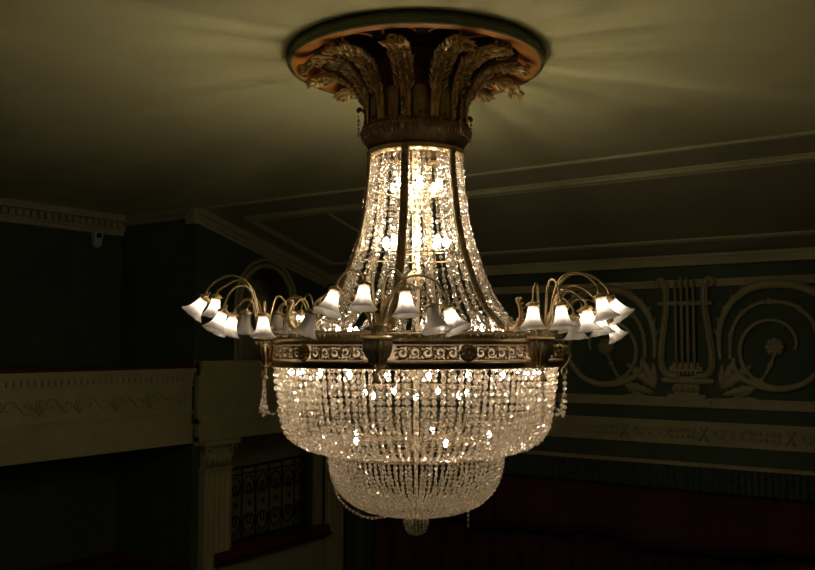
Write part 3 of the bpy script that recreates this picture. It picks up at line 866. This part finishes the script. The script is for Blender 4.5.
def swags():
    mb = MB()
    def ch(pts, step=.040, h=.036, w=.030):
        q = resample(catmull(pts, 6), step)
        for i, p in enumerate(q): mb.bead(p, q[min(i + 1, len(q) - 1)] - q[max(0, i - 1)], h, w, i * .8)
        mb.tube(q, .0015, 3)
    ch([(0, -1.20, -.27), (0, -1.20, -.35), (-.0, -1.20, -.42), (0, -1.2, -.47)])
    mb.bead((0, -1.2, -.51), (0, 0, 1), .06, .035); mb.bead((0, -1.2, -.30), (0, 0, 1), .05, .035)
    ch([(.185, -1.225, -.23), (.185, -1.225, -.30), (.18, -1.22, -.38), (.17, -1.22, -.44)])
    mb.bead((.168, -1.22, -.49), (0, 0, 1), .055, .032)
    ch([(0, -1.20, -.34), (.03, -1.215, -.43), (.075, -1.23, -.49), (.12, -1.24, -.46), (.17, -1.225, -.36)])
    ch([(.185, -1.225, -.36), (.20, -1.21, -.46), (.215, -1.18, -.50), (.225, -1.13, -.47)])
    mb.v = [(x * 1.3, y, z) for (x, y, z) in mb.v]
    return mb
br0 = None; pieces = []
for a in AZ:
    if br0 is None:
        br0 = empty('bracket', (0, 0, 0), R(a), root)
        for (nm, f, mt) in (('fluted_cup', bracket_cup, 'brass'), ('vase', bracket_vase, 'brass'), ('bell_finial', bell, 'brass'), ('hook', hook, 'brass'), ('crystal_swag', swags, 'crystal')):
            pieces.append(f().build(nm, M[mt], br0))
    else:
        b2 = inst(br0, R(a))
        for o in pieces: inst(o, 0, b2)

for o in pieces[3:]: bpy.data.objects.remove(o)      # the front bracket has no hook

# ---- lamps: arm > holder, shade, bulb
SH = [(.020, .000), (.032, -.010), (.037, -.030), (.040, -.055), (.047, -.085), (.058, -.112), (.073, -.135), (.090, -.152), (.096, -.158)]
def shade_mesh():
    mb = MB(); n = 40; vs = []; fs = []
    prof = SH + [(r - .003, z) for (r, z) in reversed(SH)]
    for j, (r, z) in enumerate(prof):
        k = min(j, len(prof) - 1 - j) / (len(SH) - 1)
        for i in range(n):
            a = 2 * PI * i / n; ru = 1 + .012 * k ** 3 * math.cos(8 * a)
            vs.append((r * ru * math.sin(a), -r * ru * math.cos(a), z - .002 * k ** 3 * math.cos(8 * a)))
    m = len(prof)
    for j in range(m - 1):
        for i in range(n): i2 = (i + 1) % n; fs.append((j * n + i, (j + 1) * n + i, (j + 1) * n + i2, j * n + i2))
    mb.add(vs, fs, True); return mb.mesh('lamp_shade', M['shade'])
sh_me = shade_mesh()
mb = MB(); mb.lathe([(.004, .062), (.007, .055), (.006, .04), (.011, .035), (.012, .022), (.030, .018), (.044, .008), (.046, -.006), (.040, -.012), (.036, -.004), (.020, 0), (.020, -.035), (.001, -.035)], 20)
for q in range(3):
    a = q * 2 * PI / 3; mb.sphere((.05 * math.sin(a), -.05 * math.cos(a), 0), .008, 6, 4)
hd_me = mb.mesh('shade_holder', M['brass'])
def bulb_mesh(mat):
    mb = MB(); mb.lathe([(.010, -.034), (.014, -.042), (.021, -.058), (.023, -.070), (.020, -.084), (.012, -.094), (.001, -.098)], 14); return mb.mesh('bulb', mat)
bl_on, bl_off = bulb_mesh(M['bulb_sh']), bulb_mesh(M['bulb_off'])

def lamp(az, direc, reach, apex, zend, lit=True, tilt=20.):
    """arm from the bracket at azimuth az reaching `reach` metres towards azimuth `direc`"""
    b = Vector((1.19 * math.sin(R(az)), -1.19 * math.cos(R(az)), .11))
    d = Vector((math.sin(R(direc)), -math.cos(R(direc)), 0))
    b = b + d * .028
    def P(u, z): return b + d * u + Vector((0, 0, z - b.z))
    e = P(reach, zend)
    mb = MB()
    pts = catmull([P(0, .10), P(.03, .18), P(reach * .16 + .02, apex - .10), P(reach * .36, apex - .02), P(reach * .58, apex), P(reach * .80, apex - .035), P(reach * .95, (apex + zend) / 2 - .01), P(reach, zend + .02)], 7)
    mb.tube(pts, .0085, 6)
    o = mb.build('lamp_arm', M['brass'], root)
    tl = R(tilt)
    def kid(nm, me):
        k = bpy.data.objects.new(nm, me); C.objects.link(k); k.parent = o; k.location = e
        # tilt the lower end outwards along direc
        axis = Vector((0, 0, 1)).cross(d)
        k.rotation_euler = Matrix.Rotation(-tl, 3, axis).to_euler(); return k
    kid('shade_holder', hd_me); s_ = kid('lamp_shade', sh_me); kid('bulb', bl_on if lit else bl_off)
    if not lit: s_['label'] = 'dull grey shade of an unlit lamp'
    return o
# (bracket azimuth, direction, reach, apex height, end height, lit, tilt)
LAMPS = [
    (-12.5, -80, .40, .36, .21, 0, 20), (-12.5, -50, .31, .49, .35, 1, 22), (-12.5, -17, .22, .49, .385, 1, 10), (-12.5, 24, .44, .48, .335, 1, 8), (-12.5, 44, .48, .39, .24, 0, 18), (-12.5, 62, .49, .45, .23, 1, 28),
    (47.5, -20, .22, .42, .27, 1, 4), (47.5, 22, .24, .45, .27, 1, 8), (47.5, 66, .39, .50, .33, 1, 16), (47.5, 90, .46, .50, .32, 1, 38), (47.5, 105, .41, .42, .23, 1, 14), (47.5, 75, .29, .38, .25, 1, 8), (47.5, 125, .30, .34, .20, 0, 6),
    (107.5, 98, .46, .38, .19, 1, 34), (107.5, 135, .42, .45, .30, 1, 22), (107.5, 165, .45, .45, .28, 0, 25),
    (167.5, 110, .46, .44, .26, 1, 24), (167.5, 140, .44, .46, .30, 1, 22), (167.5, 170, .42, .48, .30, 1, 20), (167.5, 200, .42, .46, .3, 1, 20), (167.5, 230, .46, .42, .24, 0, 24),
    (-132.5, -95, .33, .42, .28, 0, 10), (-132.5, -50, .23, .40, .28, 0, 8), (-132.5, -125, .42, .44, .28, 0, 20), (-132.5, -155, .44, .46, .30, 1, 22), (-132.5, -180, .42, .42, .24, 1, 18),
    (-72.5, -88, .43, .52, .35, 1, 40), (-72.5, -125, .52, .50, .38, 1, 14), (-72.5, -55, .31, .44, .24, 1, 28), (-72.5, -75, .21, .34, .22, 1, 16), (-72.5, 6, .24, .32, .215, 1, 3), (-72.5, 165, .40, .38, .22, 0, 14), (-72.5, -150, .42, .36, .26, 0, 20),
]
for L in LAMPS: lamp(*L)

# ---- inner stem, spokes and candle bulbs
mb = MB(); mb.lathe([(.03, 1.63), (.03, 1.2), (.055, 1.15), (.055, 1.10), (.03, 1.05), (.03, .6), (.07, .55), (.07, .5), (.03, .45), (.026, -.1), (.06, -.15), (.06, -.22), (.02, -.3), (.02, -.75), (.04, -.8), (.014, -.9), (.014, -1.32)], 20)
mb.build('central_stem', M['stem'], root)
mb = MB()
for k in range(12):
    a = R(17.5) + 2 * PI * k / 12
    mb.tube([(.03 * math.sin(a), -.03 * math.cos(a), .05), (1.02 * math.sin(a), -1.02 * math.cos(a), .05)], .009, 5)
mb.build('spoke_wheel', M['bronze'], root)
mb = MB()
for k in range(6):
    a = R(17.5) + 2 * PI * k / 6
    mb.tube([(.03 * math.sin(a), -.03 * math.cos(a), -.835), (.68 * math.sin(a), -.68 * math.cos(a), -.835)], .008, 5)
mb.build('spoke_wheel', M['bronze'], root)
mb = MB(); mb.lathe([(.001, -.03), (.012, -.03), (.012, .0), (.001, 0)], 8)
so_me = mb.mesh('bulb_socket', M['liner'])
mb = MB(); mb.lathe([(.012, 0), (.022, .014), (.027, .034), (.022, .056), (.010, .074), (.001, .080)], 12)
ib_me = mb.mesh('bulb', M['bulb_in']); ib_top = mb.mesh('bulb', M['bulb_top'])
n_in = 0
for (r, z, n, ph, down) in ((.19, 1.24, 6, 10, 0), (.24, .78, 8, 0, 0), (.62, .10, 10, 18, 0), (.99, -.185, 22, 5, 1), (.42, -.36, 7, 0, 1), (.58, -.69, 5, 22, 1)):
    mb = MB()
    mb.tube([(r * math.sin(t), -r * math.cos(t), z - .035 if not down else z + .035) for t in [2 * PI * i / 48 for i in range(48)]], .005, 5, True)
    for q in range(3):
        a = q * 2 * PI / 3 + .2; zz = z + (.035 if down else -.035)
        mb.tube([(0, 0, zz), (r * math.sin(a), -r * math.cos(a), zz)], .004, 5)
    lr = mb.build('light_ring', M['bronze'], root)
    for k in range(n):
        a = R(ph) + 2 * PI * k / n; p = (r * math.sin(a), -r * math.cos(a), z)
        for (nm, me) in (('bulb_socket', so_me), ('bulb', ib_top if z > .5 else ib_me)):
            o = bpy.data.objects.new(nm, me); C.objects.link(o); o.parent = lr; o.location = p
            if down: o.rotation_euler = (PI, 0, 0)
            if z < .5: o.scale = (.66, .66, .66)

# ================================================================== camera, world, view
cam = bpy.data.cameras.new('camera'); co = bpy.data.objects.new('camera', cam); C.objects.link(co)
cam.sensor_width = 36; cam.lens = 880 / 815 * 36; cam.clip_end = 100
co.location = (0, 0, H); co.rotation_euler = (R(90 + 3.9), 0, R(34.1))
sc.camera = co
w = bpy.data.worlds.new('world'); sc.world = w; w.use_nodes = True
w.node_tree.nodes['Background'].inputs[0].default_value = (.02, .02, .015, 1)
w.node_tree.nodes['Background'].inputs[1].default_value = .1
vs_ = sc.view_settings
vs_.view_transform = 'Standard'; vs_.look = 'None'; vs_.gamma = 1; vs_.use_curve_mapping = False
vs_.exposure = .08
cy = sc.cycles
cy.max_bounces = 14; cy.transmission_bounces = 12; cy.diffuse_bounces = 4; cy.glossy_bounces = 5
cy.sample_clamp_indirect = 60; cy.sample_clamp_direct = 0
cy.use_denoising = True
